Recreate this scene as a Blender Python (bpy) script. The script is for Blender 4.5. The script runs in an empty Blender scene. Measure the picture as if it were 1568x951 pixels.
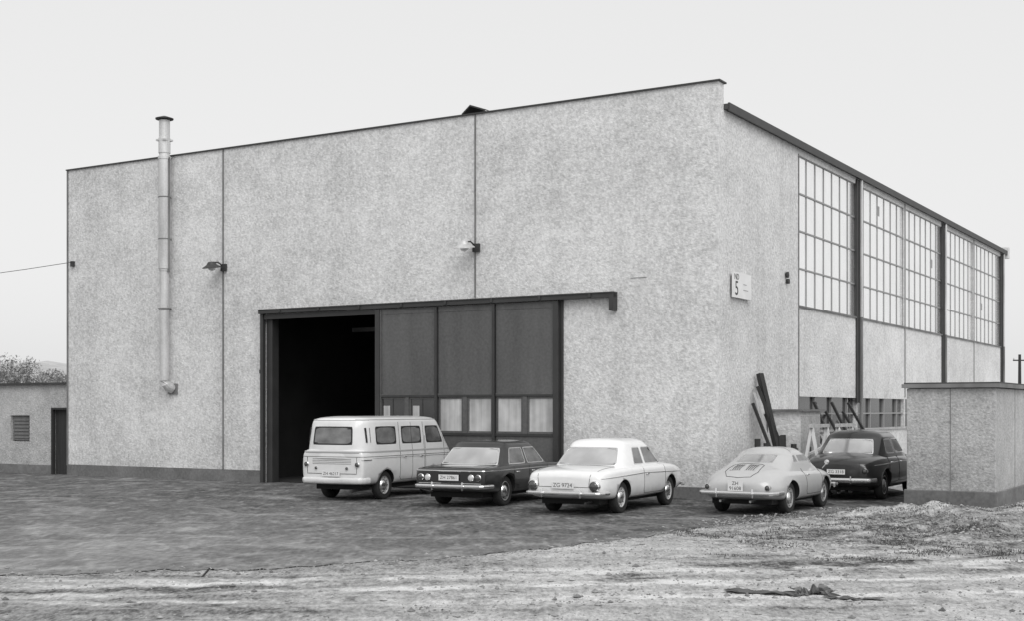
import bpy, bmesh, math, random
from mathutils import Vector, Matrix, noise
from mathutils.bvhtree import BVHTree
random.seed(7)
S = bpy.context.scene
S.view_settings.view_transform = 'Standard'
S.view_settings.look = 'None'
S.view_settings.exposure = 0

# ------------------------------------------------------------------ materials
def mk(name, base, rough=.7, metal=0., terms=(), bump=None, coat=0., lo=0.01, hi=.9, ior=None, extra=None):
    m = bpy.data.materials.new(name); m.use_nodes = True
    nt = m.node_tree; N = nt.nodes; Lk = nt.links
    b = N['Principled BSDF']
    b.inputs['Roughness'].default_value = rough
    b.inputs['Metallic'].default_value = metal
    if coat: b.inputs['Coat Weight'].default_value = coat; b.inputs['Coat Roughness'].default_value = .08
    if ior: b.inputs['IOR'].default_value = ior
    b.inputs['Base Color'].default_value = (base, base, base, 1)
    tc = N.new('ShaderNodeTexCoord')
    def math_(op, a, c, clamp=False):
        n = N.new('ShaderNodeMath'); n.operation = op; n.use_clamp = clamp
        for i, v in enumerate((a, c)):
            if v is None: continue
            if isinstance(v, (int, float)): n.inputs[i].default_value = v
            else: Lk.new(v, n.inputs[i])
        return n.outputs[0]
    def nz(scale, detail=4, off=0., rghn=.55, dist=0.):
        mp = N.new('ShaderNodeMapping'); Lk.new(tc.outputs['Object'], mp.inputs[0])
        if isinstance(scale, (int, float)): scale = (scale,)*3
        mp.inputs['Scale'].default_value = scale
        mp.inputs['Location'].default_value = (off, off*.7, off*.3)
        n = N.new('ShaderNodeTexNoise'); n.inputs['Scale'].default_value = 1
        n.inputs['Detail'].default_value = detail; n.inputs['Roughness'].default_value = rghn
        n.inputs['Distortion'].default_value = dist
        Lk.new(mp.outputs[0], n.inputs['Vector']); return n.outputs[0]
    val = None
    if terms or extra:
        val = math_('ADD', 1.0, 0.0)
        for i, t in enumerate(terms):
            sc, amt = t[0], t[1]; det = t[2] if len(t) > 2 else 3
            x = nz(sc, det, off=3.1*i)
            x = math_('MULTIPLY', math_('SUBTRACT', x, .5), amt*2)
            val = math_('ADD', val, x)
        if extra: val = extra(val, math_, nz, tc, N, Lk)
        val = math_('MULTIPLY', val, base)
        val = math_('MINIMUM', math_('MAXIMUM', val, lo), hi)
        Lk.new(val, b.inputs['Base Color'])
    if bump:
        bn = N.new('ShaderNodeBump'); bn.inputs['Strength'].default_value = bump[1]
        bn.inputs['Distance'].default_value = bump[2]
        Lk.new(nz(bump[0], 2, rghn=.65), bn.inputs['Height'])
        Lk.new(bn.outputs[0], b.inputs['Normal'])
    return m
def ramp(N, Lk, src, a, b, c, d):
    r = N.new('ShaderNodeMapRange'); Lk.new(src, r.inputs[0])
    for i, v in enumerate((a, b, c, d)): r.inputs[i+1].default_value = v
    return r.outputs[0]

M = {}
def wall_extra(val, math_, nz, tc, N, Lk):
    # rain streaks and splash dirt near the foot (weathering)
    sx = N.new('ShaderNodeSeparateXYZ'); Lk.new(tc.outputs['Object'], sx.inputs[0])
    val = math_('ADD', val, ramp(N, Lk, nz((1.7, 1.7, .07), 3, 31, .6), .50, .74, 0, -.10))
    return math_('ADD', val, ramp(N, Lk, math_('ADD', sx.outputs['Z'], math_('MULTIPLY', nz(1.3, 2, 9), 1.6)), .9, 2.6, -.15, 0))
M['plaster'] = mk('plaster', .665, .92, terms=[((.22,.22,.35), .22, 2), ((.8,.8,1.0), .17, 3), ((2.6,2.6,3.4), .13, 3), ((15,15,13), .46, 2)], bump=(17, .6, .035), extra=wall_extra, hi=.8)
M['plaster_shed'] = mk('plaster_shed', .45, .92, terms=[((.6,.6,.6), .3, 3), (4, .25, 3), (20, .5, 2)], bump=(20, .8, .03), extra=wall_extra)
M['plinth'] = mk('plinth', .16, .95, terms=[(1.2, .6, 3), (14, .4, 2)])
M['dark_metal'] = mk('dark_metal', .04, .55, terms=[(2, .4, 3)])
M['seam'] = mk('seam', .18, .8, terms=[((2,2,1), .7, 3)])
M['door_paint'] = mk('door_paint', .098, .55, terms=[((.6,.6,.3), .35, 3), ((3,3,.4), .25, 3), (14, .35, 2)])
M['door_frame'] = mk('door_frame', .038, .5, terms=[(2, .4, 3)])
M['curtain'] = mk('curtain', .48, .6, terms=[((9,9,.5), .5, 3), (1.6, .6, 3)])
M['dark_glass'] = mk('dark_glass', .04, .08, terms=[(1.2, .8, 3)], ior=1.7)
M['bright_glass'] = mk('bright_glass', .97, .20, .82, terms=[((.35,.35,.5), .06, 2), ((1.4,1.4,1.1), .08, 2)], hi=.98)
M['mullion'] = mk('mullion', .30, .6)
M['interior'] = mk('interior', .02, .95, terms=[(.8, .8, 3)])  # near-black base colour stands in for the shade inside the hall
M['roofing'] = mk('roofing', .07, .9, terms=[(3, .4, 3)])
M['zinc'] = mk('zinc', .58, .45, .3, terms=[((3,3,.6), .5, 4), (20, .2, 2)])
M['white_paint'] = mk('white_paint', .78, .6, terms=[(3, .12, 3)])
M['sign_black'] = mk('sign_black', .03, .6)
M['wood_dark'] = mk('wood_dark', .03, .8, terms=[((14,14,1), .6, 3)])
M['wood_light'] = mk('wood_light', .5, .8, terms=[((14,14,1), .4, 3)])
M['wood_grey'] = mk('wood_grey', .16, .85, terms=[((6,6,1), .5, 3)])
M['foliage'] = mk('foliage', .30, .9, terms=[(.3, .6, 3)])  # leaf grey lightened to paint in the haze of distance
M['hillside'] = mk('hillside', .45, .95, terms=[(.03, .4, 4), (.2, .3, 3)])  # pale base colour holds the distance haze over the hills
M['bark'] = mk('bark', .2, .9)
M['rubber'] = mk('rubber', .022, .85, terms=[(12, .4, 3)])
M['chrome'] = mk('chrome', .72, .16, .95, terms=[(6, .08, 2)])
M['hub'] = mk('hub', .45, .3, .8, terms=[(6, .25, 2)])
M['underbody'] = mk('underbody', .012, .9)
M['car_glass'] = mk('car_glass', .55, .06, .55, terms=[(1.5, .5, 3)])
M['side_glass'] = mk('side_glass', .20, .06, .5, terms=[((2.5,2.5,4), .9, 3)])
M['lamp_red'] = mk('lamp_red', .06, .15, coat=1)
M['lamp_white'] = mk('lamp_white', .6, .15, coat=1)
M['plate'] = mk('plate', .75, .5)
M['plate_dark'] = mk('plate_dark', .03, .5)
M['gapline'] = mk('gapline', .02, .8)
M['stone'] = mk('stone', .29, .9, terms=[(.9, 1.3, 2), (7, .9, 2)])
M['grass'] = mk('grass', .065, .9, terms=[(1.3, .8, 3)])
M['tarp'] = mk('tarp', .10, .8, terms=[(4, .7, 4)])
def dusty(val,math_,nz,tc,N,Lk,v):
    sx = N.new('ShaderNodeSeparateXYZ'); Lk.new(tc.outputs['Object'], sx.inputs[0])
    return math_('ADD', val, ramp(N, Lk, math_('ADD', sx.outputs['Z'], math_('MULTIPLY', nz(4, 3, 9), .25)), .38, .66, (-.38 if v>.2 else 1.4), 0))
def paint(n, v, dirt=.08):
    return mk('paint_'+n, v, .28, terms=[((1.5,1.5,1.5), dirt, 3), (9, dirt*.8, 3)], coat=.7,
      extra=lambda val,math_,nz,tc,N,Lk: dusty(val,math_,nz,tc,N,Lk,v))
M['p_van'] = paint('cream', .72); M['p_dark'] = paint('dark', .018, .3); M['p_white'] = paint('white', .84)
M['p_silver'] = paint('silver', .48); M['p_black'] = paint('black', .010, .3); M['p_band'] = paint('band', .45); M['p_roof'] = paint('roof', .85)

def asphalt_extra(val, math_, nz, tc, N, Lk):
    sx = N.new('ShaderNodeSeparateXYZ'); Lk.new(tc.outputs['Object'], sx.inputs[0])
    val = math_('ADD', val, ramp(N, Lk, sx.outputs['Y'], 18, 29, .36, -.36))
    val = math_('ADD', val, ramp(N, Lk, sx.outputs['X'], -5, 2, .16, -.30))
    val = math_('ADD', val, ramp(N, Lk, nz((.40, .5, 1), 4, 11, .65, 1.6), .50, .66, 0, .85))
    val = math_('ADD', val, ramp(N, Lk, nz((3.0, 1.3, 1), 3, 17, .65, .5), .52, .68, 0, 1.0))
    return val
M['asphalt'] = mk('asphalt', .112, .85, terms=[((.35,.4,1), .5, 3), ((2.5,1.3,1), .8, 3), ((11,4,1), 1.0, 2)], bump=((16,8,10), .8, .04), lo=.025, extra=asphalt_extra)

def dirt_extra(val, math_, nz, tc, N, Lk):
    sx = N.new('ShaderNodeSeparateXYZ'); Lk.new(tc.outputs['Object'], sx.inputs[0])
    X=sx.outputs['X']; Y=sx.outputs['Y']
    val = math_('ADD', val, ramp(N, Lk, X, -4, 1.5, -.36, .12))
    val = math_('ADD', val, ramp(N, Lk, nz((.11, 1.15, 1), 3, 5, .55, 1.1), .50, .60, 0, .25))
    wob = nz((1.3, 1.6, 1), 4, 21, .65)
    brk = ramp(N, Lk, nz((.9, 2.2, 1), 3, 61, .6), .36, .58, 0, 1)
    # wheel tracks: pale compacted ruts, curving gently across the yard
    for (a0,b,c2,wd,amt) in [(15.75,.20,.0,.30,.8),(14.75,.16,.0,.26,.75),(13.75,.07,.004,.20,.6),(14.9,.10,.035,.34,.45),(16.3,.22,.03,.30,.40),(13.0,.05,.01,.18,-.4),(15.2,.18,.0,.16,-.45),(15.6,.12,.033,.14,-.5)]:
        cen = math_('ADD', math_('MULTIPLY', X, b), math_('MULTIPLY', math_('MULTIPLY', X, X), c2))
        t = math_('ABSOLUTE', math_('ADD', math_('SUBTRACT', math_('SUBTRACT', Y, a0), cen), math_('MULTIPLY', math_('SUBTRACT', wob, .5), .9)), None)
        val = math_('ADD', val, math_('MULTIPLY', ramp(N, Lk, t, wd*.3, wd, amt, 0), brk))
    for (cx, cy, rx, ry, d) in [(1.25,15.5,.42,.6,.9), (3.6,17.3,1.5,.9,.7), (5.4,16.5,1.6,.7,.5), (9.0,22.0,6.5,3.2,.55), (5.3,20.6,2.0,1.2,.42), (7.8,18.2,2.2,.8,.35)]:
        a = math_('DIVIDE', math_('SUBTRACT', X, cx), rx)
        c = math_('DIVIDE', math_('SUBTRACT', Y, cy), ry)
        q = math_('ADD', math_('MULTIPLY', a, a), math_('MULTIPLY', c, c))
        q = math_('ADD', q, math_('MULTIPLY', math_('SUBTRACT', wob, .5), 6.5))
        val = math_('ADD', val, ramp(N, Lk, q, .2, 1.4, -d, 0))
    return val
M['dirt'] = mk('dirt', .36, .95, terms=[((.4,.5,1), .55, 3), ((2.2,1.7,1), .55, 4), ((8,4,1), .6, 2), ((24,10,1), .7, 2)], bump=((18,9,9), 1.0, .06), lo=.05, hi=.68, extra=dirt_extra)

# ------------------------------------------------------------------ mesh helpers
def link(ob, parent=None):
    S.collection.objects.link(ob)
    if parent: ob.parent = parent
    return ob
def empty(name, loc=(0,0,0), rz=0):
    e = bpy.data.objects.new(name, None); e.location = loc; e.rotation_euler = (0,0,rz); link(e); return e
class MB:
    def __init__(s): s.v=[]; s.f=[]; s.mi=[]; s.mats=[]
    def mat(s, m):
        if m not in s.mats: s.mats.append(m)
        return s.mats.index(m)
    def poly(s, pts, m):
        i=len(s.v); s.v+= [tuple(p) for p in pts]; s.f.append(tuple(range(i,i+len(pts)))); s.mi.append(s.mat(m))
    def box(s, x0,x1,y0,y1,z0,z1,m, mtx=None):
        if x0>x1:x0,x1=x1,x0
        if y0>y1:y0,y1=y1,y0
        if z0>z1:z0,z1=z1,z0
        i=len(s.v)
        P=[(x0,y0,z0),(x1,y0,z0),(x1,y1,z0),(x0,y1,z0),(x0,y0,z1),(x1,y0,z1),(x1,y1,z1),(x0,y1,z1)]
        if mtx: P=[tuple(mtx@Vector(p)) for p in P]
        s.v+=P; k=s.mat(m)
        for f in [(0,3,2,1),(4,5,6,7),(0,1,5,4),(1,2,6,5),(2,3,7,6),(3,0,4,7)]:
            s.f.append(tuple(i+a for a in f)); s.mi.append(k)
    def beam(s, a, b, w, h, m):
        a=Vector(a); b=Vector(b); d=(b-a); L=d.length; q=d.to_track_quat('X','Z').to_matrix().to_4x4(); q.translation=a
        s.box(0,L,-w/2,w/2,-h/2,h/2,m,q)
    def sweep(s, pts, a, b, m, n=8, cap=True):
        pts=[Vector(p) for p in pts]; k=s.mat(m); i0=len(s.v); c=len(pts)
        for j,p in enumerate(pts):
            t=(pts[min(j+1,c-1)]-pts[max(j-1,0)]).normalized()
            up=Vector((0,0,1))
            if abs(t.z)>.9: up=Vector((1,0,0))
            sd=t.cross(up).normalized(); u2=sd.cross(t).normalized()
            for q in range(n):
                an=2*math.pi*(q+.5)/n
                s.v.append(tuple(p+sd*(a*math.cos(an))+u2*(b*math.sin(an))))
        for j in range(c-1):
            for q in range(n):
                s.f.append((i0+j*n+q, i0+j*n+(q+1)%n, i0+(j+1)*n+(q+1)%n, i0+(j+1)*n+q)); s.mi.append(k)
        if cap:
            s.f.append(tuple(i0+q for q in range(n))[::-1]); s.mi.append(k)
            s.f.append(tuple(i0+(c-1)*n+q for q in range(n))); s.mi.append(k)
    def lathe(s, prof, origin, axis, m, n=28):
        ax=Vector(axis).normalized(); t=Vector((0,0,1)) if abs(ax.z)<.9 else Vector((1,0,0))
        e1=ax.cross(t).normalized(); e2=ax.cross(e1); o=Vector(origin); i0=len(s.v)
        for p in prof:
            for q in range(n):
                an=2*math.pi*q/n; s.v.append(tuple(o+ax*p[1]+e1*(p[0]*math.cos(an))+e2*(p[0]*math.sin(an))))
        for j in range(len(prof)-1):
            mm=prof[j+1][2] if len(prof[j+1])>2 else m; k=s.mat(mm)
            for q in range(n):
                s.f.append((i0+j*n+q, i0+j*n+(q+1)%n, i0+(j+1)*n+(q+1)%n, i0+(j+1)*n+q)); s.mi.append(k)
    def build(s, name, parent=None, smooth=False, bevel=0):
        me=bpy.data.meshes.new(name); me.from_pydata(s.v,[],s.f)
        for m in s.mats: me.materials.append(M[m])
        me.polygons.foreach_set('material_index', s.mi)
        bm=bmesh.new(); bm.from_mesh(me); bmesh.ops.recalc_face_normals(bm, faces=bm.faces); bm.to_mesh(me); bm.free()
        if smooth: me.polygons.foreach_set('use_smooth',[True]*len(me.polygons))
        ob=bpy.data.objects.new(name, me); link(ob,parent)
        if bevel:
            md=ob.modifiers.new('b','BEVEL'); md.width=bevel; md.segments=2; md.limit_method='ANGLE'
        return ob
def text_mesh(name, body, size, mat, parent, mtx, extrude=.002):
    cu=bpy.data.curves.new(name,'FONT'); cu.body=body; cu.size=size; cu.extrude=extrude; cu.align_x='CENTER'; cu.align_y='CENTER'
    o=bpy.data.objects.new(name+'_t',cu); S.collection.objects.link(o)
    dg=bpy.context.evaluated_depsgraph_get(); me=bpy.data.meshes.new_from_object(o.evaluated_get(dg))
    bpy.data.objects.remove(o); me.materials.clear(); me.materials.append(M[mat]); me.transform(mtx)
    ob=bpy.data.objects.new(name,me); link(ob,parent); return ob

# ------------------------------------------------------------------ ground
EDGE=[(-700,10),(-60,14.2),(-14,15.3),(-6.2,15.9),(-3.2,16.5),(-1.25,17.4),(.83,19.3),(3.57,22.6),(6.0,25.2),(8.2,26.6),(9.6,25.9),(14,33),(40,75),(700,700)]
def edge_y(x):
    for (a,b) in zip(EDGE[:-1],EDGE[1:]):
        if a[0]<=x<=b[0]: return a[1]+(b[1]-a[1])*(x-a[0])/(b[0]-a[0])
    return 700
def wob(x): return .35*noise.noise(Vector((x*.8,3,1)))+.22*noise.noise(Vector((x*3.1,7,1)))+.16*noise.noise(Vector((x*11,7,4)))
def frange(a,b,s):
    r=[]; x=a
    while x<b-1e-6: r.append(x); x+=s
    return r
xs=[-700,-300,-120,-60,-35,-20]+frange(-14,15,.10)+[15,18,24,35,60,120,300,700]
ys=[-200,-60,-20,0,5]+frange(10,30,.10)+[30,33,40,60,100,200,400,900]
V=[];F=[]
def gz(x,y):
    d=(edge_y(x)+wob(x))-y
    if d<=0.02: return -.02
    k=min(1,d/.6)
    h=.018*noise.fractal(Vector((x*2.4,y*2.4,0)),1,2,4)+.018*noise.noise(Vector((x*.5,y*1.2,5)))+.016
    vr=max(0,min(1,(x-3.6)/4))*max(0,min(1,(y-18.2)/2.2))
    h+=vr*(.10+.14*noise.fractal(Vector((x*1.4,y*1.4,9)),1,2,5))
    return k*max(-.02,h)+.002
for y in ys:
    for x in xs:
        V.append((x,y,gz(x,y) if (-14<=x<=16 and 8<y<30.5) else (-.02 if y>edge_y(x) else 0)))
n=len(xs)
for j in range(len(ys)-1):
    for i in range(n-1): F.append((j*n+i,j*n+i+1,(j+1)*n+i+1,(j+1)*n+i))
me=bpy.data.meshes.new('ground'); me.from_pydata(V,[],F); me.materials.append(M['dirt'])
me.polygons.foreach_set('use_smooth',[True]*len(me.polygons))
link(bpy.data.objects.new('ground',me))
V=[];F=[]
ax=[-60,-40,-25]+frange(-14,9.6,.05)+[9.6]
for x in ax:
    V.append((x,edge_y(x)+wob(x),.004)); V.append((x,95,.004))
for i in range(len(ax)-1): F.append((2*i,2*i+2,2*i+3,2*i+1))
me=bpy.data.meshes.new('asphalt_yard'); me.from_pydata(V,[],F); me.materials.append(M['asphalt'])
link(bpy.data.objects.new('asphalt_yard',me))

def stone(mb,x,y,z,r):
    i=len(mb.v)
    for d in [(1,0,0),(-1,0,0),(0,1,0),(0,-1,0),(0,0,1),(0,0,-1)]:
        k=r*random.uniform(.6,1.25); mb.v.append((x+d[0]*k,y+d[1]*k,z+d[2]*k*.65))
    km=mb.mat('stone')
    for f in [(0,2,4),(2,1,4),(1,3,4),(3,0,4),(2,0,5),(1,2,5),(3,1,5),(0,3,5)]:
        mb.f.append(tuple(i+a for a in f)); mb.mi.append(km)
mb=MB()
cnt=0
while cnt<22000:
    x=random.uniform(-9,13); y=random.uniform(11.5,27)
    d=edge_y(x)+wob(x)-y
    if d<-1.2: continue
    nn=noise.noise(Vector((x*.9,y*.9,7)))
    p=.10+.35*max(0,nn)
    if x>3.4 and y>18: p=.95
    elif d<0: p=.12*(1+d/1.2)
    elif d<.6: p=.5
    elif x>-1: p=.2+.5*max(0,nn)
    if random.random()>p: continue
    r=random.uniform(.006,.018) if random.random()<.93 else random.uniform(.02,.05)
    stone(mb,x,y,max(gz(x,y),.004)+r*.2,r); cnt+=1
mb.build('gravel')
mb=MB(); km=mb.mat('grass')
for c in range(5200):
    x=random.uniform(2.6,14); y=random.uniform(17.2,27)
    if edge_y(x)+wob(x)-y<.05: continue
    if noise.noise(Vector((x*.9,y*.9,3)))+.4*noise.noise(Vector((x*3.9,y*2.9,3)))<(-.02 if x>5.5 else .12): continue
    for b in range(random.randint(5,12)):
        bx=x+random.gauss(0,.06); by=y+random.gauss(0,.06); z=gz(bx,by); h=random.uniform(.008,.045); w=random.uniform(.004,.012)
        a=random.uniform(0,6.28); ln=random.uniform(0,.05)
        i=len(mb.v)
        mb.v+=[(bx-w*math.cos(a),by-w*math.sin(a),z-.01),(bx+w*math.cos(a),by+w*math.sin(a),z-.01),(bx+ln*math.sin(a),by+ln*math.cos(a),z+h)]
        mb.f.append((i,i+1,i+2)); mb.mi.append(km)
mb.build('weeds')

# ------------------------------------------------------------------ factory hall
ROT=math.atan2(-.517,.856)
def Hp(x,y,z=0): return Matrix.Translation((4.585,29.2,0))@Matrix.Rotation(ROT,4,'Z')@Vector((x,y,z))
hall=empty('factory_hall',(4.585,29.2,0),ROT)
LW=21.2; DP=32.0; ZP=9.32; ZR=8.80
def cells(mb, plane, a0,a1, z0,z1, holes, c0,c1, m):
    A=sorted({a0,a1,*[h[0] for h in holes],*[h[1] for h in holes]}); Z=sorted({z0,z1,*[h[2] for h in holes],*[h[3] for h in holes]})
    for i in range(len(A)-1):
        for j in range(len(Z)-1):
            ca=(A[i]+A[i+1])/2; cz=(Z[j]+Z[j+1])/2
            if any(h[0]<ca<h[1] and h[2]<cz<h[3] for h in holes): continue
            if plane=='x': mb.box(A[i],A[i+1],c0,c1,Z[j],Z[j+1],m)
            else: mb.box(c0,c1,A[i],A[i+1],Z[j],Z[j+1],m)
mb=MB()
cells(mb,'x',-LW,0,0,ZP,[(-13.26,-4.10,0,4.60)],0,.30,'plaster')
BAY=[5.38,10.54,15.83,21.0,26.2,31.6]
UP=(4.70,8.58); LO=(1.45,2.34)
hol=[]
for i in range(5):
    a=BAY[i]+.03; b=BAY[i+1]-.06
    hol.append((a,b,UP[0],UP[1])); hol.append((a,b,LO[0],LO[1]))
cells(mb,'y',.30,DP,0,ZR-.02,hol,-.28,-.004,'plaster')
mb.box(-LW,-LW+.3,.301,DP,0,ZR-.02,'plaster')
mb.box(-LW+.3,-.28,DP-.3,DP-.001,0,ZR-.02,'plaster')
mb.build('walls',hall)
mb=MB()
mb.box(-LW+.35,-.6,8.0,8.1,0,8.5,'interior'); mb.box(-14.4,-14.3,.31,8,0,8.5,'interior')  # dark lining added behind the doorway, its colour carrying the gloom
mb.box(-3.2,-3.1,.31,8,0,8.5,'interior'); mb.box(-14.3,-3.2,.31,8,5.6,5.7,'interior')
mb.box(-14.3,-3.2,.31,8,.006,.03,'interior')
for k in range(6):
    mb.box(-13.0+k*.65,-12.6+k*.65,3.5,4.2,.03,1.2+.5*random.random(),'wood_grey')
mb.box(-13,-9.4,3.5,3.6,4.3,4.42,'plinth')
for k in range(4): mb.box(-12.8+k*.9,-12.72+k*.9,4.9,5.0,.03,3.8,'wood_grey')
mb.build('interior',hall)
mb=MB()
mb.box(-LW+.02,-.31,.31,DP-.1,ZR,ZR+.10,'roofing')
mb.box(-.30,.10,.30,DP+.25,ZR-.05,ZR+.07,'roofing'); mb.box(.102,.14,.30,DP+.25,ZR-.09,ZR+.09,'dark_metal')
mb.box(-LW-.04,.05,-.05,.36,ZP,ZP+.035,'dark_metal')
mb.box(-.1,.16,DP+.26,DP+.6,ZR-.22,ZR+.25,'plaster')
mb.box(-6.95,-6.60,.6,1.1,ZR+.1,ZP+.20,'zinc')
for (p,q) in (((-7.15,.16),(-6.90,.36)),((-6.90,.36),(-6.45,.20))):
    mb.poly([(p[0],.5,ZP+p[1]),(q[0],.5,ZP+q[1]),(q[0],1.2,ZP+q[1]),(p[0],1.2,ZP+p[1])],'dark_metal')
    mb.poly([(p[0],.5,ZP+p[1]+.04),(q[0],.5,ZP+q[1]+.04),(q[0],1.2,ZP+q[1]+.04),(p[0],1.2,ZP+p[1]+.04)],'zinc')
    mb.poly([(p[0],.499,ZP+p[1]),(q[0],.499,ZP+q[1]),(q[0],.499,ZP+q[1]+.04),(p[0],.499,ZP+p[1]+.04)],'dark_metal')
mb.build('roof',hall)
mb=MB()
mb.box(-LW-.02,-13.32,-.02,-.002,0,.33,'plinth'); mb.box(-3.98,.02,-.02,-.002,0,.26,'plinth')
mb.box(0,.022,0,DP,0,.26,'plinth')
mb.build('plinth',hall)
mb=MB()
mb.box(-14.80-.018,-14.80+.018,-.03,-.001,.33,ZP-.01,'seam')
mb.box(-6.41-.016,-6.41+.016,-.03,-.001,4.80,ZP-.01,'seam')
mb.box(.001,.02,5.355,5.385,.3,8.6,'seam')
mb.box(-LW-.02,-LW+.03,-.03,-.001,.3,ZP-.01,'seam')
mb.box(-2.15,-1.75,-.012,-.001,5.05,5.06,'seam')
mb.build('joints',hall)
# main door
mb=MB()
mb.box(-13.34,-2.50,-.20,-.06,4.62,4.72,'door_frame'); mb.box(-13.34,-2.50,-.22,-.001,4.722,4.75,'dark_metal')
mb.box(-2.62,-2.50,-.205,-.002,4.30,4.72,'dark_metal')
mb.box(-13.34,-13.24,-.12,-.002,0,4.62,'door_frame')
mb.box(-13.22,-13.02,.02,.28,0,4.56,'door_frame')
mb.box(-13.23,-9.4,-.09,-.02,4.47,4.6,'door_frame')
for k in range(8): mb.box(-12.6+k*1.35,-12.54+k*1.35,-.23,-.20,4.64,4.74,'dark_metal')
D=[-9.32,-7.50,-5.80,-4.06]
for i in range(3):
    a,b=D[i],D[i+1]
    mb.box(a+.05,b-.05,-.10,-.05,2.40,4.45,'door_paint')
    mb.box(a+.05,b-.05,-.10,-.05,.12,1.36,'door_paint')
    mb.box(a+.05,b-.05,-.13,-.04,2.32,2.37,'door_frame'); mb.box(a+.05,b-.05,-.128,-.041,2.37,2.40,'door_paint'); mb.box(a+.05,b-.05,-.13,-.04,1.36,1.42,'door_frame')
    mb.box(a+.05,b-.05,-.11,-.04,4.45,4.60,'door_paint')
    mb.box(a+.05,b-.05,-.13,-.04,.03,.12,'door_frame')
    mid=(a+b)/2
    mb.box(mid-.06,mid+.06,-.12,-.045,1.42,2.32,'door_paint')
    for (c,d,kk) in ((a+.05,mid-.06,0),(mid+.06,b-.05,1)):
        mt='dark_glass' if i==0 else 'curtain'
        mb.box(c+.05,d-.05,-.075,-.065,1.47,2.27,mt)
        for (p,q,r,s_) in ((c,c+.05,1.42,2.32),(d-.05,d,1.42,2.32)): mb.box(p,q,-.095,-.06,r,s_,'door_paint')
        mb.box(c+.05,d-.05,-.095,-.06,1.42,1.47,'door_paint'); mb.box(c+.05,d-.05,-.095,-.06,2.27,2.32,'door_paint')
        if i==0:
            mb.box((c+d)/2-.012,(c+d)/2+.012,-.085,-.077,1.47,2.27,'door_frame')
            mb.box(c+.1,c+.3,-.0765,-.0755,1.5,2.1,'curtain')
for i,x in enumerate(D):
    w=.035 if i in(1,2) else .07
    mb.box(x-w,x+w,-.16,-.03,.03,4.60,'door_frame')
    if i==0: mb.box(x+.071,x+.11,-.135,-.03,.03,4.60,'door_paint')
mb.box(-3.98,-3.92,-.06,-.002,0,4.62,'door_frame')
mb.build('sliding_door',hall)
# side glazing
mb=MB()
for i in range(5):
    a=BAY[i]+.03; b=BAY[i+1]-.06
    mb.box(-.075,-.06,a,b,UP[0],UP[1],'bright_glass'); mb.box(-.14,-.12,a,b,LO[0],LO[1],'dark_glass')
    for k in range(8):
        y=a+(b-a)*k/7.; mb.box(-.058,-.040,y-.013,y+.013,UP[0],UP[1],'mullion')
        if k%2==0: mb.box(-.118,-.05,y-.03,y+.03,LO[0],LO[1],'mullion')
    for k in range(5):
        z=UP[0]+(UP[1]-UP[0])*k/4.; mb.box(-.057,-.034,a,b,z-.020,z+.020,'mullion')
    mb.box(-.03,.04,a,b,UP[0]-.05,UP[0],'seam'); mb.box(-.04,.05,a,b,LO[0]-.06,LO[0],'plaster_shed')
    mb.box(-.118,-.052,a,b,LO[0]+.42,LO[0]+.46,'mullion')
for i,v in enumerate(BAY[1:]):
    if i in (0,2,4):
        mb.box(-.02,.05,v-.16,v-.02,2.2,ZR-.1,'dark_metal'); mb.box(-.02,.08,v-.02,v+.03,2.2,ZR-.1,'dark_metal')
        mb.sweep([(.08,v+.14,.2),(.08,v+.14,ZR-.1)],.045,.045,'zinc',8)
        mb.sweep([(.08,v+.14,.2),(.08,v+.14,UP[0])],.05,.05,'seam',8)
    else: mb.box(-.02,.025,v-.05,v+.03,2.4,ZR-.1,'mullion')
for (i,k,r) in ((1,3,3),(2,5,2),(4,2,1)):
    a=BAY[i]+.03; b=BAY[i+1]-.06; wd=(b-a)/7.; z=UP[0]+(UP[1]-UP[0])*r/4.
    mb.box(-.059,-.056,a+k*wd+.02,a+(k+.35)*wd,z+.35,z+.65,'mullion')
mb.build('side_windows',hall)
# flue pipe
mb=MB(); cx,cy=-16.84,-.25
mb.lathe([(0,2.95),(.135,2.95),(.135,6.0),(.15,6.0),(.15,6.05),(.17,6.06),(.17,9.2),(.185,9.2),(.185,9.28),(.15,9.30),(.15,9.36),(.17,9.38),(.17,9.8),(.155,9.8),(.155,10.32),(0,10.32)],(cx,cy,0),(0,0,1),'zinc',20)
mb.lathe([(0,10.34),(.25,10.34),(.26,10.37),(.05,10.44),(0,10.44)],(cx,cy,0),(0,0,1),'dark_metal',20)
for an in (0,2.1,4.2): mb.box(cx+.13*math.cos(an)-.01,cx+.13*math.cos(an)+.01,cy+.13*math.sin(an)-.01,cy+.13*math.sin(an)+.01,10.25,10.36,'dark_metal')
for z in (4.9,6.9,8.1): mb.lathe([(.15,z),(.178,z),(.178,z+.03),(.15,z+.03)],(cx,cy,0),(0,0,1),'seam',20); mb.box(cx-.02,cx+.02,cy+.1,-.001,z,z+.04,'dark_metal')
mb.box(cx-.17,cx+.17,cy-.17,cy+.17,9.72,9.77,'zinc')
mb.box(cx+.13,cx+.20,cy-.02,cy+.02,5.95,9.25,'seam')
mb.sweep([(cx,cy,2.98),(cx,cy,2.85),(cx+.02,cy+.04,2.74),(cx+.05,cy+.1,2.66),(cx+.10,-.02,2.60)],.14,.14,'zinc',14)
mb.box(cx-.08,cx+.28,-.05,-.002,2.45,2.75,'seam')
mb.build('flue_pipe',hall,smooth=False)
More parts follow.
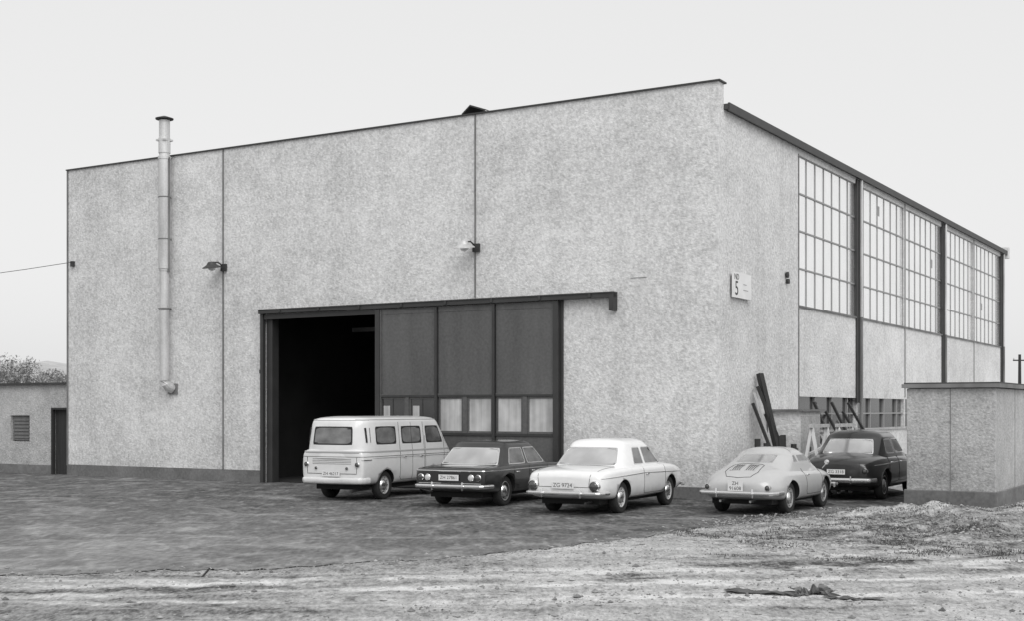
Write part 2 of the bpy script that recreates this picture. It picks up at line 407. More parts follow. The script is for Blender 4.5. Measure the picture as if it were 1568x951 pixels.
# wall lamps
for j,(u,z) in enumerate(((14.80,6.02),(6.41,6.04))):
    mb=MB(); x=-u
    mb.box(x-.05,x+.14,-.07,-.001,z-.12,z+.08,'dark_metal')
    mb.sweep([(x,-.04,z+.04),(x-.02,-.2,z+.12),(x-.08,-.36,z+.10)],.022,.022,'dark_metal',8)
    mb.lathe([(0,.13),(.09,.12),(.14,.04),(.26,-.03),(.265,-.055),(0,-.045)],(x-.10,-.36,z),(0,-.15,1),'zinc' if j else 'dark_metal',22)
    mb.lathe([(0,-.14),(.08,-.11),(.12,-.045)],(x-.10,-.36,z),(0,-.15,1),'lamp_white',18)
    mb.build('wall_lamp_%s'%('a' if j==0 else 'b'),hall,smooth=False)
mb=MB()
mb.lathe([(0,0),(.07,0),(.08,.06),(0,.08)],(.01,4.40,5.40),(1,0,0),'dark_metal',16)
mb.lathe([(0,0),(.06,0),(.065,.07),(0,.08)],(.01,4.44,5.24),(1,0,0),'dark_metal',16)
mb.box(-20.98,-20.88,-.10,-.001,6.38,6.54,'dark_metal'); mb.box(-13.45,-13.38,-.03,-.001,3.0,3.1,'dark_metal')
mb.build('fittings',hall)
sg=empty('company_sign',Hp(.07,1.22,4.86),ROT)
mb=MB(); mb.box(-.02,.02,-.56,.56,-.29,.29,'white_paint'); mb.box(-.06,-.02,-.5,-.4,-.2,.2,'dark_metal'); mb.box(-.06,-.02,.4,.5,-.2,.2,'dark_metal')
mb.build('panel',sg)
R=Matrix(((0,0,1,.022),(1,0,0,-.36),(0,1,0,0),(0,0,0,1)))
text_mesh('digit','5',.46,'sign_black',sg,R@Matrix.Translation((0,-.09,0)))
text_mesh('letters','ND',.19,'sign_black',sg,R@Matrix.Translation((0,.18,0)))
mb=MB()
for k in range(2): mb.box(.021,.024,.05,.35-.1*k,-.1+.13*k,-.085+.13*k,'mullion')
mb.build('lines',sg)

# ------------------------------------------------------------------ low annex on the left
an=empty('low_annex_building',(4.585,29.2,0),ROT)
mb=MB()
cells(mb,'x',-40,-LW-.03,0,2.78,[(-22.02,-21.26,0,2.02),(-24.0,-23.1,1.0,1.82)],.12,.36,'plaster_shed')
mb.box(-40,-LW-.03,.36,6,0,2.75,'plaster_shed')
mb.box(-40,-LW-.02,-.02,6.1,2.78,2.84,'dark_metal')
mb.box(-40,-22.04,.10,.118,0,.28,'plinth')
mb.box(-22.0,-21.28,.22,.28,0,2.0,'wood_dark'); mb.box(-22.06,-22.0,.08,.2,0,2.06,'wood_dark'); mb.box(-21.3,-21.25,.08,.2,0,2.06,'wood_dark')
mb.box(-22.06,-21.25,.08,.2,2.0,2.06,'wood_dark')
mb.box(-23.97,-23.13,.2,.26,1.03,1.79,'wood_grey')
for k in range(6): mb.box(-23.9,-23.2,.17,.2,1.1+.11*k,1.16+.11*k,'wood_grey')
mb.build('walls',an)

# ------------------------------------------------------------------ concrete shed on the right
sh=empty('concrete_shed',(9.75,26.5,0),ROT)
mb=MB(); mb.box(-1.78,0,0,9,0,2.44,'plaster_shed'); mb.build('walls',sh,bevel=.02)
mb=MB(); mb.box(-1.86,.10,-.10,9.1,2.45,2.53,'seam'); mb.box(-1.82,.07,-.06,9.1,2.531,2.56,'roofing'); mb.build('roof',sh)
mb=MB(); mb.box(-1.83,.04,-.045,9.05,-.05,.34,'plinth'); mb.build('base',sh,bevel=.02)
mb=MB(); mb.box(-.90,-.885,-.006,.0,.34,2.44,'seam'); mb.box(.001,.006,2.0,2.015,.34,2.44,'seam'); mb.build('joint',sh)

# ------------------------------------------------------------------ things beside the hall
ob=empty('tool_locker',(4.585,29.2,0),ROT)
mb=MB(); mb.box(.05,.85,3.0,4.5,.05,1.96,'plaster'); mb.box(.02,.95,2.9,4.6,1.96,2.01,'seam'); mb.box(.851,.87,3.05,3.72,.2,1.85,'plaster_shed'); mb.box(.851,.87,3.78,4.45,.2,1.85,'plaster_shed')
mb.box(.871,.89,3.66,3.70,.9,1.1,'dark_metal'); mb.build('cabinet',ob)
ob=empty('leaning_beams')
mb=MB()
mb.beam(Hp(.9,2.0,.02),Hp(.12,2.25,2.85),.15,.11,'wood_dark'); mb.beam(Hp(1.1,2.3,.02),Hp(.14,2.05,2.55),.08,.08,'wood_dark')
mb.beam(Hp(.8,2.1,.02),Hp(.10,1.95,2.4),.05,.05,'wood_light'); mb.beam(Hp(1.0,1.75,.02),Hp(.10,1.85,2.15),.06,.06,'wood_dark')
mb.beam(Hp(1.0,2.5,.02),Hp(.16,2.5,1.9),.06,.06,'wood_dark')
mb.build('beams',ob)
ob=empty('timber_posts')
mb=MB()
for (x,y,h) in ((.6,.9,1.34),(.7,1.2,1.24),(.9,1.6,1.40),(.6,2.6,1.4),(1.0,2.2,1.2)):
    mb.beam(Hp(x,y,0),Hp(x-.05,y+.05,h),.11,.08,'wood_dark')
mb.beam(Hp(.65,.8,.95),Hp(.85,2.8,1.05),.05,.1,'wood_grey')
mb.build('posts',ob)
for k,(x,y) in enumerate(((1.35,2.9),(1.5,4.4))):
    ob=empty('trestle'); mb=MB()
    w=.55
    for s_ in (-w,w):
        mb.beam(Hp(x-.30,y+s_,0),Hp(x,y+s_,1.6),.05,.07,'white_paint'); mb.beam(Hp(x+.30,y+s_,0),Hp(x,y+s_,1.6),.05,.07,'white_paint')
        mb.beam(Hp(x-.16,y+s_,.72),Hp(x+.16,y+s_,.72),.04,.06,'white_paint')
    mb.beam(Hp(x,y-w-.1,1.62),Hp(x,y+w+.1,1.62),.08,.08,'wood_light'); mb.beam(Hp(x-.1,y-w,.95),Hp(x-.1,y+w,1.1),.03,.06,'white_paint')
    mb.build('frame',ob)
ob=empty('stacked_timber'); mb=MB()
for k in range(14):
    y=5.6+random.uniform(-.2,.2); z=.06+.11*(k//3); x=.4+.28*(k%3)
    mb.beam(Hp(x,y,z),Hp(x+random.uniform(-.05,.05),y+3.2,z),.2,.09,random.choice(['wood_grey','wood_dark','wood_light']))
for k in range(9): mb.beam(Hp(1.0+.05*k,5.2+k*.5,0),Hp(.1,5.3+k*.5,1.7+.25*(k%3)),.08,.06,random.choice(['wood_grey','wood_dark','wood_dark']))
mb.build('timber',ob)
ob=empty('rubble_pile'); mb=MB()
for k in range(40):
    q=Hp(random.uniform(.6,2.0),random.uniform(2.5,5.5),0); stone(mb,q.x,q.y,random.uniform(.05,.4),random.uniform(.08,.22))
mb.build('blocks',ob)

def sheet(name, cx, cy, w, d, rz, amp, mat):
    V=[];F=[];nx,ny=30,14
    for j in range(ny):
        for i in range(nx):
            a=i/(nx-1)-.5; b=j/(ny-1)-.5
            x=a*w+ .10*noise.noise(Vector((b*7,a*2,cx))); y=b*d*(1+.9*noise.noise(Vector((a*7,cx,2))))+.06*noise.noise(Vector((a*9,3,cy)))
            z=max(.010,.014+amp*max(0,noise.noise(Vector((a*5.2+cx,b*2.4,cy)))+.05)*(1-abs(a)))
            X=cx+x*math.cos(rz)-y*math.sin(rz); Y=cy+x*math.sin(rz)+y*math.cos(rz)
            V.append((X,Y,gz(X,Y)+z))
    for j in range(ny-1):
        for i in range(nx-1): F.append((j*nx+i,j*nx+i+1,(j+1)*nx+i+1,(j+1)*nx+i))
    me=bpy.data.meshes.new(name); me.from_pydata(V,[],F); me.materials.append(M[mat]); link(bpy.data.objects.new(name,me))
sheet('torn_roofing_felt',2.70,14.20,.80,.22,-.30,.07,'tarp')
sheet('torn_roofing_felt',3.25,14.15,.42,.3,-.15,.26,'wood_grey')
sheet('torn_roofing_felt',3.6,13.8,.55,.10,-.15,.03,'tarp')
mb=MB(); mb.beam((-3.68,15.6,.01),(-3.62,15.75,.10),.02,.015,'wood_dark'); mb.build('stick')

# ------------------------------------------------------------------ distance
def tree(name,x,y,h,r,cnt=2600):
    mb=MB()
    mb.sweep([(x,y,0),(x+.1,y,h*.3),(x,y+.1,h*.6),(x+.1,y,h*.85)],.16,.16,'bark',6)
    for k in range(9):
        a=random.uniform(0,6.28); z0=h*random.uniform(.25,.6)
        mb.sweep([(x,y,z0),(x+r*.45*math.cos(a),y+r*.45*math.sin(a),z0+h*.15),(x+r*.8*math.cos(a),y+r*.8*math.sin(a),z0+h*.28)],.06,.06,'bark',4)
    lobes=[(random.gauss(0,r*.45),random.gauss(0,r*.45),h*random.uniform(.30,.85),r*random.uniform(.25,.5)) for _ in range(16)]
    k=mb.mat('foliage')
    for _ in range(cnt):
        l=random.choice(lobes); v=Vector((random.gauss(0,1),random.gauss(0,1),random.gauss(0,1))).normalized()*l[3]*random.uniform(.4,1.15)
        c=Vector((x+l[0],y+l[1],l[2]))+v; s_=random.uniform(.10,.24)
        p=[c+Vector((random.uniform(-s_,s_),random.uniform(-s_,s_),random.uniform(-s_,s_))) for _ in range(3)]
        i=len(mb.v); mb.v+=[tuple(q) for q in p]; mb.f.append((i,i+1,i+2)); mb.mi.append(k)
    e=empty(name); mb.build('trunk_and_crown',e)
for (x,y,h,r) in [(-53.3,140,8.6,2.6),(-50.8,138,7.0,2.4),(-48.2,142,6.8,2.5),(-51.8,146,6.6,2.4),(-56.5,145,7.2,2.5),(-59.5,141,6.8,2.6),(-46,146,6.2,2.4),(-63,143,8,2.8),(-44,140,5.4,2.0),(62,150,6,3)]:
    tree('tree',x,y,h,r)
V=[];F=[];nx=150;ny=12
for j in range(ny):
    for i in range(nx):
        x=-420+i*6.; y=380+j*26
        h=(19+6*noise.fractal(Vector((x*.008,2,0)),1,2,4)+2.0*noise.fractal(Vector((x*.06,y*.05,0)),1,2,4))*math.sin(math.pi*j/(ny-1))*max(.0,min(1,(-x+120)/180))
        V.append((x,y,h-.1))
for j in range(ny-1):
    for i in range(nx-1): F.append((j*nx+i,j*nx+i+1,(j+1)*nx+i+1,(j+1)*nx+i))
me=bpy.data.meshes.new('hills'); me.from_pydata(V,[],F); me.materials.append(M['hillside']); link(bpy.data.objects.new('hills',me))
def pole(x,y,h):
    e=empty('utility_pole'); mb=MB(); mb.lathe([(.16,0),(.10,h),(0,h)],(x,y,0),(0,0,1),'wood_dark',10)
    mb.box(x-.5,x+.5,y-.05,y+.05,h-.5,h-.4,'wood_dark')
    for s_ in (-.45,.45): mb.lathe([(.04,h-.4),(.06,h-.3),(0,h-.2)],(x+s_,y,0),(0,0,1),'zinc',8)
    mb.build('pole',e)
pole(-40,60,7.9); pole(38.6,100,6.2)
a=Hp(-20.92,-.12,6.5); b=Vector((-40,60,7.55)); pts=[a.lerp(b,t/14.)-Vector((0,0,.5*4*(t/14.)*(1-t/14.))) for t in range(15)]
mb=MB(); mb.sweep(pts,.010,.010,'dark_metal',5); mb.build('overhead_wire')

# ------------------------------------------------------------------ vehicles
def bake(ob, cutters=(), levels=2):
    md=ob.modifiers.new('s','SUBSURF'); md.levels=levels; md.render_levels=levels
    for c in cutters:
        b=ob.modifiers.new('b','BOOLEAN'); b.operation='DIFFERENCE'; b.object=c; b.solver='EXACT'
    bpy.context.view_layer.update()
    dg=bpy.context.evaluated_depsgraph_get(); me=bpy.data.meshes.new_from_object(ob.evaluated_get(dg))
    ob.modifiers.clear(); ob.data=me
    for c in cutters: bpy.data.objects.remove(c)
def set_mats(me, names):
    for n_ in names: me.materials.append(M[n_])
class Car:
    def __init__(s,name,corner,a_deg,W,L,pt,roof=None):
        a=math.radians(a_deg); left=Vector((-math.cos(a),math.sin(a),0)); o=Vector((corner[0],corner[1],0))+left*W/2
        s.e=empty(name,o,math.pi/2-a); s.p=pt; s.slots=[pt,'car_glass','chrome','underbody','gapline','side_glass',roof or pt]; s.L=L; s.W=W; s.mb=MB(); s.parts=[]
    def body(s,st,wheels,rw,roundness=.86,name='body',gap=.035,tuck=.075,crease=0):
        bm=bmesh.new(); rings=[]
        for (x,w,zb,zs,zt,cr) in st:
            h=[(0,zb),(w*.80,zb),(w*.965,zb+.04),(w,zb*.5+zs*.5),(w*.985,zs),(w*roundness,zt),(w*.45,zt+cr*.8),(0,zt+cr)]
            ring=[bm.verts.new((x,-p[0],p[1])) for p in h]+[bm.verts.new((x,p[0],p[1])) for p in h[-2:0:-1]]
            rings.append(ring)
        n_=len(rings[0])
        for a,b in zip(rings[:-1],rings[1:]):
            for i in range(n_): bm.faces.new((a[i],a[(i+1)%n_],b[(i+1)%n_],b[i]))
        for r in (rings[0],rings[-1]):
            hlf=n_//2
            for i in range(hlf):
                q=[r[i],r[i+1],r[(n_-i-1)%n_],r[(n_-i)%n_]]
                q=list(dict.fromkeys(q))
                if len(q)>=3: bm.faces.new(q)
        bmesh.ops.recalc_face_normals(bm,faces=bm.faces)
        if bm.calc_volume(signed=True)<0: bmesh.ops.reverse_faces(bm,faces=bm.faces)
        if crease:
            cl=bm.edges.layers.float.new('crease_edge')
            for a,b in zip(rings[:-1],rings[1:]):
                for i in (5,n_-5,4,n_-4):
                    e=bm.edges.get((a[i],b[i]))
                    if e: e[cl]=crease if i in(5,n_-5) else crease*.6
            for i in range(n_):
                for rr in (0,len(rings)-1):
                    e=bm.edges.get((rings[rr][i],rings[rr][(i+1)%n_]))
                    if e: e[cl]=crease*.5
        for f in bm.faces: f.smooth=True
        me=bpy.data.meshes.new(name); bm.to_mesh(me); bm.free(); set_mats(me,s.slots)
        ob=bpy.data.objects.new(name,me); link(ob,s.e)
        cut=[]
        for wx in wheels:
            for sd in (-1,1):
                b2=bmesh.new(); bmesh.ops.create_cone(b2,cap_ends=True,segments=48,radius1=rw+gap,radius2=rw+gap,depth=.46)
                b2.transform(Matrix.Translation((wx,sd*(s.W/2-.03),rw+.0))@Matrix.Rotation(math.pi/2,4,'X'))
                for f in b2.faces: f.material_index=3
                m2=bpy.data.meshes.new('c'); b2.to_mesh(m2); b2.free(); set_mats(m2,s.slots)
                c=bpy.data.objects.new('c',m2); link(c,s.e); cut.append(c)
        bake(ob,cut); s.parts.append(ob); s.wheels=wheels; s.rw=rw; s.tuck=tuck
        for wx in wheels:
            for sd in (-1,1): s.wheel(wx,sd)
        return ob
    def wheel(s,wx,sd):
        r=s.rw; yo=s.W/2-s.tuck; m=MB(); 
        m.lathe([(r*.55,-.17,'rubber'),(r*.93,-.17,'rubber'),(r,-.14,'rubber'),(r,-.03,'rubber'),(r*.95,-.005,'rubber'),(r*.80,.0,'rubber'),(r*.64,-.012,'rubber'),
                 (r*.62,-.006,'hub'),(r*.58,-.012,'hub'),(r*.50,-.055,s.p),(r*.42,-.05,s.p),(r*.41,-.025,'chrome'),(r*.3,.0,'chrome'),(r*.1,.012,'chrome'),(0,.014,'chrome')],
                (wx,sd*yo,r),(0,sd,0),'rubber',36)
        for k in range(10):
            an=k*math.pi/5; m.box(wx+r*.54*math.cos(an)-.012,wx+r*.54*math.cos(an)+.012,sd*(yo-.036),sd*(yo-.028),r+r*.54*math.sin(an)-.012,r+r*.54*math.sin(an)+.012,'underbody')
        m.build('wheel',s.e,smooth=True)
    def cabin(s,xr,xf,w,z,crown,spans,c=.12,rg=.70,fg=.78,lv=(.07,.86),trim=True,name='cabin',rearglass=True,rb=.05,fb=.08,inset=.016,vc=.62,roofs=((.88,.86),(.62,.5)),darkrear=False):
        bm=bmesh.new(); S_=[-.25,lv[0],(lv[0]+lv[1])/2,lv[1],1.0]; rings=[]
        gl=[]; glm={}
        def half(t):
            xa=xr[0]+(xr[1]-xr[0])*t; xb=xf[0]+(xf[1]-xf[0])*t; ww=w[0]+(w[1]-w[0])*t
            P=[(xa-rb,0),(xa-rb*.4,ww*rg),(xa+c,ww*.965)]
            for sp in spans:
                P.append((sp[0]+(sp[1]-sp[0])*t,ww)); P.append((sp[2]+(sp[3]-sp[2])*t,ww))
            P+= [(xb-c,ww*.965),(xb+fb*.3,ww*fg),(xb+fb,0)]
            return P
        def ring(P,zf):
            R=[bm.verts.new((p[0],-p[1],zf(p))) for p in P]+[bm.verts.new((p[0],p[1],zf(p))) for p in P[-2:0:-1]]
            rings.append(R)
        for t in S_: ring(half(t),lambda p,t=t: z[0]+(z[1]-z[0])*t)
        P=half(1.0); cx=(xr[1]+xf[1])/2
        ring([(cx+(p[0]-cx)*roofs[0][0],p[1]*roofs[0][1]) for p in P],lambda p: z[1]+crown*.62)
        ring([(cx+(p[0]-cx)*roofs[1][0],p[1]*roofs[1][1]) for p in P],lambda p: z[1]+crown)
        n_=len(rings[0]); hl=len(P)-1
        for k,(a,b) in enumerate(zip(rings[:-1],rings[1:])):
            for i in range(n_):
                f=bm.faces.new((a[i],a[(i+1)%n_],b[(i+1)%n_],b[i])); f.smooth=True
                if k>=4: f.material_index=6
                if k in (1,2):
                    j=i if i<hl else n_-1-i
                    if (j==0 and rearglass) or j==hl-1: gl.append(f); f.material_index=5 if darkrear else 1
                    elif 3<=j<3+2*len(spans)-1 and (j-3)%2==0: gl.append(f); f.material_index=5
        r=rings[-1]
        for i in range(n_//2):
            q=list(dict.fromkeys([r[i],r[i+1],r[(n_-i-1)%n_],r[(n_-i)%n_]]))
            if len(q)>=3:
                f=bm.faces.new(q); f.smooth=True; f.material_index=6
        bmesh.ops.recalc_face_normals(bm,faces=bm.faces)
        res=bmesh.ops.inset_region(bm,faces=gl,thickness=inset,depth=0,use_even_offset=True)
        tf=set(res['faces'])
        for f in tf: f.material_index=2 if trim else 4
        ce=bm.edges.layers.float.new('crease_edge'); cv=bm.verts.layers.float.new('crease_vert')
        G=set(gl)
        for e in bm.edges:
            lf=set(e.link_faces)
            a=len(lf&G); b=len(lf&tf)
            if (a==1 and b==1) or (b==1 and a==0): e[ce]=.8
        inner=[v for v in bm.verts if sum(1 for f in v.link_faces if f in G)==1]
        for v in inner:
            v[cv]=vc
            for e in v.link_edges:
                o=e.other_vert(v)
                if not any(f in G for f in o.link_faces): o[cv]=vc
        me=bpy.data.meshes.new(name); bm.to_mesh(me); bm.free(); set_mats(me,s.slots)
        ob=bpy.data.objects.new(name,me); link(ob,s.e); bake(ob); s.parts.append(ob); return ob
    def bvh(s):
        V=[];F=[]
        for o in s.parts:
            k=len(V); V+=[v.co.copy() for v in o.data.vertices]; F+=[tuple(k+i for i in p.vertices) for p in o.data.polygons]
        s.t=BVHTree.FromPolygons(V,F)
    def hit(s,o,d):
        h=s.t.ray_cast(Vector(o),Vector(d)); return h[0]
    def proj(s,pts,mode,off=.003):
        out=[]; D=[]
        for a,b in zip(pts[:-1],pts[1:]):
            n_=max(1,int(math.hypot(b[0]-a[0],b[1]-a[1])/.04))
            for i in range(n_): D.append((a[0]+(b[0]-a[0])*i/n_,a[1]+(b[1]-a[1])*i/n_))
        D.append(pts[-1])
        for p in D:
            if mode in('R','L'):
                sd=-1 if mode=='R' else 1; h=s.hit((p[0],sd*3,p[1]),(0,-sd,0)); o=Vector((0,sd*off,0))
                if h is not None and abs(h.y)<.35: h=None
            elif mode=='B': h=s.hit((-3,p[0],p[1]),(1,0,0)); o=Vector((-off,0,0))
            elif mode=='F': h=s.hit((9,p[0],p[1]),(-1,0,0)); o=Vector((off,0,0))
            else: h=s.hit((p[0],p[1],4),(0,0,-1)); o=Vector((0,0,off))
            if h is not None: out.append(h+o)
        return out
    def line(s,pts,mode,r=.004,mat='gapline',b=None,n=5,off=.001):
        for md in (('R','L') if mode=='S' else (mode,)):
            q=s.proj(pts,md,off)
            if len(q)>1: s.mb.sweep(q,r,b or r,mat,n)
    def lamp(s,y,z,r,mat,x=None,depth=.03,mode='B'):
        h=s.hit((-3,y,z),(1,0,0)) if mode=='B' else s.hit((9,y,z),(-1,0,0)); sg_=-1 if mode=='B' else 1
        if h is None: return
        s.mb.lathe([(r*1.2,-.05,'chrome'),(r*1.2,depth*.6,'chrome'),(r,depth,'chrome'),(r*.95,depth*.8,mat),(r*.6,depth*1.2,mat),(0,depth*1.4,mat)],(h.x,y,z),(sg_,0,0),mat,22)
    def plate(s,txt,z,w=.46,h=.12,y=0,x=None,mat='plate',tm='plate_dark'):
        if x is None: x=s.hit((-3,y,z),(1,0,0)).x-.03
        s.mb.box(x-.008,x,y-w/2,y+w/2,z-h/2,z+h/2,mat)
        s.mb.box(x,x+.04,y-w/2+.05,y+w/2-.05,z-h/2+.02,z+h/2-.02,'underbody')
        R=Matrix(((0,0,-1,x-.0085),(-1,0,0,y),(0,1,0,z),(0,0,0,1)))
        lines=txt.split('\n'); ln=max(len(t) for t in lines)
        text_mesh('plate_text',txt,min(h*1.0/len(lines),w/(ln*.60)),tm,s.e,R,.001)
    def bumper(s,z,w,x,wrap,mat='chrome',a=.025,b=.055,front=False,guards=(.35,)):
        P=[]
        sgn=-1 if front else 1; x0=s.L if front else 0
        for i in range(33):
            t=i/32.*2-1; k=abs(t)
            xx=x+ .03*k**2 + (wrap*max(0,(k-.84)/.16)**1.4)
            yy=t*w if k<.88 else math.copysign(w*(.88+.075*math.sin((k-.88)/.12*math.pi/2)),t)
            P.append((x0+sgn*xx,yy,z))
        s.mb.sweep(P,a,b,mat,12)
        for g in guards:
            for sd in(-1,1): s.mb.sweep([(x0+sgn*(x-.02),sd*g,z-.07),(x0+sgn*(x-.035),sd*g,z),(x0+sgn*(x-.02),sd*g,z+.09)],.02,.03,mat,8)
        for sd in(-1,1): s.mb.box(x0+sgn*x,x0+sgn*(x+.2),sd*.5-.02,sd*.5+.02,z-.03,z+.02,'underbody')
    def handle(s,x,z):
        for sd in (-1,1):
            h=s.hit((x,sd*3,z),(0,-sd,0))
            if h: s.mb.sweep([h+Vector((-.06,sd*.005,0)),h+Vector((-.05,sd*.03,0)),h+Vector((.05,sd*.03,0)),h+Vector((.06,sd*.005,0))],.008,.012,'chrome',6)
    def door(s,x0,x1,zb,zt,r=.06):
        s.line([(x0,zt),(x0,zb+r),(x0+r,zb),(x1-r,zb),(x1,zb+r),(x1,zt)],'S',.005)
    def done(s,nm='trim'): s.mb.build(nm,s.e,smooth=False)

# --- van
c=Car('parked_van',(-3.20,28.4),26,1.66,4.05,'p_van','p_roof')
c.body([(0,.77,.40,.92,1.10,.0),(.04,.80,.37,.95,1.14,.0),(.25,.825,.34,.97,1.16,.0),(.9,.83,.33,.98,1.16,.0),(2,.83,.33,.98,1.16,0),(3.2,.83,.33,.98,1.16,0),(3.8,.825,.34,.96,1.14,0),(4.0,.78,.38,.90,1.08,0),(4.05,.72,.42,.85,1.0,0)],[.98,3.05],.32,.95,tuck=.07)
c.cabin((.04,.12),(4.02,3.50),(.812,.745),(1.10,1.76),.10,[(.56,.57,1.42,1.42),(1.66,1.66,2.55,2.53),(2.78,2.74,3.62,3.28)],c=.13,rg=.64,fg=.82,lv=(.20,.80),trim=False,inset=.022,vc=.75,roofs=((.94,.90),(.75,.5)),darkrear=True)
c.bvh()
c.line([(-.80,1.07),(.80,1.07)],'B',.010,'p_band',.025); c.line([(.02,1.07),(3.95,1.07)],'S',.008,'p_band',.025)
c.line([(-.81,.97),(.81,.97)],'B',.007,'seam'); c.line([(.05,.97),(3.9,.97)],'S',.007,'seam')
c.line([(-.64,.96),(-.64,.60),(.64,.60),(.64,.96)],'B',.006)
for k in range(4): c.line([(-.5,.92-.035*k),(.5,.92-.035*k)],'B',.005,'seam')
c.door(1.55,2.65,.42,1.72); c.door(2.70,3.60,.42,1.4); c.line([(2.1,.42),(2.1,1.72)],'S',.005)
c.line([(.26,1.28),(.26,1.60)],'S',.028,'gapline'); c.line([(.37,1.28),(.37,1.60)],'S',.012,'seam')
c.line([(.06,1.775),(3.45,1.775)],'S',.014,'p_band'); c.line([(-.70,1.765),(.70,1.765)],'B',.012,'p_band')
c.line([(.03,.90),(.35,.90)],'S',.015,'chrome'); c.handle(2.5,.93); c.handle(1.75,.93)
c.lamp(.66,.80,.05,'lamp_red'); c.lamp(-.66,.80,.05,'lamp_red'); c.lamp(.40,.72,.03,'lamp_red'); c.lamp(-.40,.72,.03,'lamp_red')
c.bumper(.45,.85,-.04,.28,'p_van',a=.03,b=.065,guards=()); c.bumper(.45,.85,-.04,.28,'p_van',a=.03,b=.065,front=True,guards=())
c.plate('ZH 46217',.60,.46,.12)
c.mb.sweep([(.7,-.6,.26),(.3,-.5,.24),(-.02,-.5,.22)],.03,.03,'dark_metal',8)
c.mb.box(.3,3.8,-.6,.6,.24,.36,'underbody'); c.mb.sweep([(.98,-.7,.32),(.98,.7,.32)],.05,.05,'underbody',8)
c.done()

# --- dark saloon
c=Car('parked_sedan',(-.51,26.35),26,1.70,4.3,'p_dark')
c.body([(0,.78,.38,.69,.765,.01),(.03,.81,.35,.72,.80,.015),(.3,.84,.29,.765,.82,.02),(1.0,.85,.26,.78,.84,.02),(2.2,.85,.25,.79,.85,.02),(3.3,.85,.26,.78,.84,.03),(3.95,.83,.29,.75,.81,.03),(4.24,.79,.35,.69,.77,.02),(4.3,.74,.38,.66,.74,.01)],[1.02,3.4],.315,.965,crease=.35)
c.cabin((.85,1.28),(3.2,2.62),(.775,.61),(.83,1.27),.075,[(1.16,1.48,2.0,2.02),(2.09,2.09,2.98,2.58)],c=.10,rg=.88,fg=.86,lv=(.06,.84),roofs=((.94,.9),(.75,.55)))
c.bvh()
c.line([(-.82,.755),(.82,.755)],'B',.012,'chrome',.014); c.line([(.02,.755),(4.25,.755)],'S',.010,'chrome',.012)
c.line([(.75,-.66),(.15,-.70),(.10,-.6),(.10,.6),(.15,.70),(.75,.66)],'T',.004)
for k in range(6): c.line([(.40+.05*k,-.35),(.40+.05*k,.35)],'T',.008,'chrome')
c.line([(-.72,.50),(.72,.50)],'B',.008,'chrome'); c.door(1.30,2.05,.36,.82); c.door(2.05,2.98,.36,.82)
for y in(.50,.66,-.50,-.66): c.lamp(y,.62,.058,'lamp_red' if abs(y)>.6 else 'lamp_white')
c.bumper(.44,.88,-.07,.35,a=.028,b=.04); c.bumper(.44,.88,-.07,.35,a=.028,b=.04,front=True)
c.plate('ZH 27861',.62,.46,.12); c.handle(1.45,.70); c.handle(2.2,.70)
c.mb.box(.3,3.9,-.6,.6,.20,.30,'underbody'); c.done()

# --- white two-door
c=Car('parked_coupe',(1.72,24.45),28,1.70,4.4,'p_white')
c.body([(0,.66,.40,.62,.70,.03),(.04,.75,.36,.67,.77,.05),(.14,.805,.32,.72,.82,.045),(.45,.835,.28,.76,.87,.03),(1.0,.845,.26,.79,.895,.03),(2.2,.85,.25,.80,.905,.02),(3.2,.85,.26,.79,.895,.04),(3.9,.83,.29,.74,.86,.05),(4.28,.77,.35,.66,.77,.04),(4.4,.66,.40,.60,.68,.02)],[1.0,3.48],.31,.94,crease=.2)
c.cabin((1.02,1.46),(3.22,2.62),(.77,.61),(.88,1.33),.095,[(1.62,1.80,2.14,2.14),(2.20,2.20,3.0,2.58)],c=.13,rg=.84,fg=.84,lv=(.08,.84),roofs=((.92,.88),(.70,.5)))
c.bvh()
c.line([(-.55,.78),(-.52,.54),(.52,.54),(.55,.78)],'B',.005); c.line([(.20,-.62),(.95,-.64)],'T',.004); c.line([(.20,.62),(.95,.64)],'T',.004); c.line([(.96,-.64),(.96,.64)],'T',.004)
c.line([(.08,.70),(2,.745),(4.1,.70)],'S',.008,'chrome'); c.line([(1.4,.31),(3.1,.31)],'S',.008,'chrome'); c.door(1.98,3.12,.34,.86)
c.lamp(.64,.56,.09,'lamp_red',depth=.05); c.lamp(-.64,.56,.09,'lamp_red',depth=.05)
c.bumper(.42,.86,-.09,.34,a=.022,b=.035,guards=(.4,)); c.bumper(.42,.86,-.09,.34,front=True,a=.022,b=.035,guards=())
c.plate('ZG 9724',.57,.46,.12); c.handle(2.12,.72)
c.mb.sweep([(.5,-.45,.26),(.0,-.45,.24)],.022,.022,'dark_metal',8)
c.mb.box(.3,4.0,-.6,.6,.20,.32,'underbody'); c.done()

# --- silver rear-engine sports car
c=Car('parked_sports_car',(4.94,24.42),31,1.66,4.0,'p_silver')
c.body([(0,.44,.36,.52,.57,.02),(.05,.57,.33,.55,.64,.03),(.16,.69,.30,.59,.71,.06),(.40,.77,.27,.63,.79,.10),(.80,.82,.25,.68,.84,.14),(1.3,.83,.24,.70,.84,.12),(2.2,.815,.23,.70,.83,.04),(2.8,.82,.24,.70,.82,.02),(3.3,.80,.26,.66,.77,.02),(3.7,.70,.29,.56,.67,.04),(3.93,.52,.32,.48,.56,.03),(4.0,.38,.36,.48,.53,.02)],[.95,3.02],.305,.82,tuck=.09)
c.cabin((.46,1.50),(2.95,2.22),(.70,.52),(.80,1.15),.11,[(1.42,1.62,1.74,1.74),(1.80,1.80,2.72,2.30)],c=.22,rg=.62,fg=.80,lv=(.50,.90),rb=.06)
c.bvh()
c.line([(.10,-.0),(.13,-.24),(.30,-.33),(.72,-.30),(.80,-.24),(.80,.24),(.72,.30),(.30,.33),(.13,.24),(.10,0)],'T',.006)
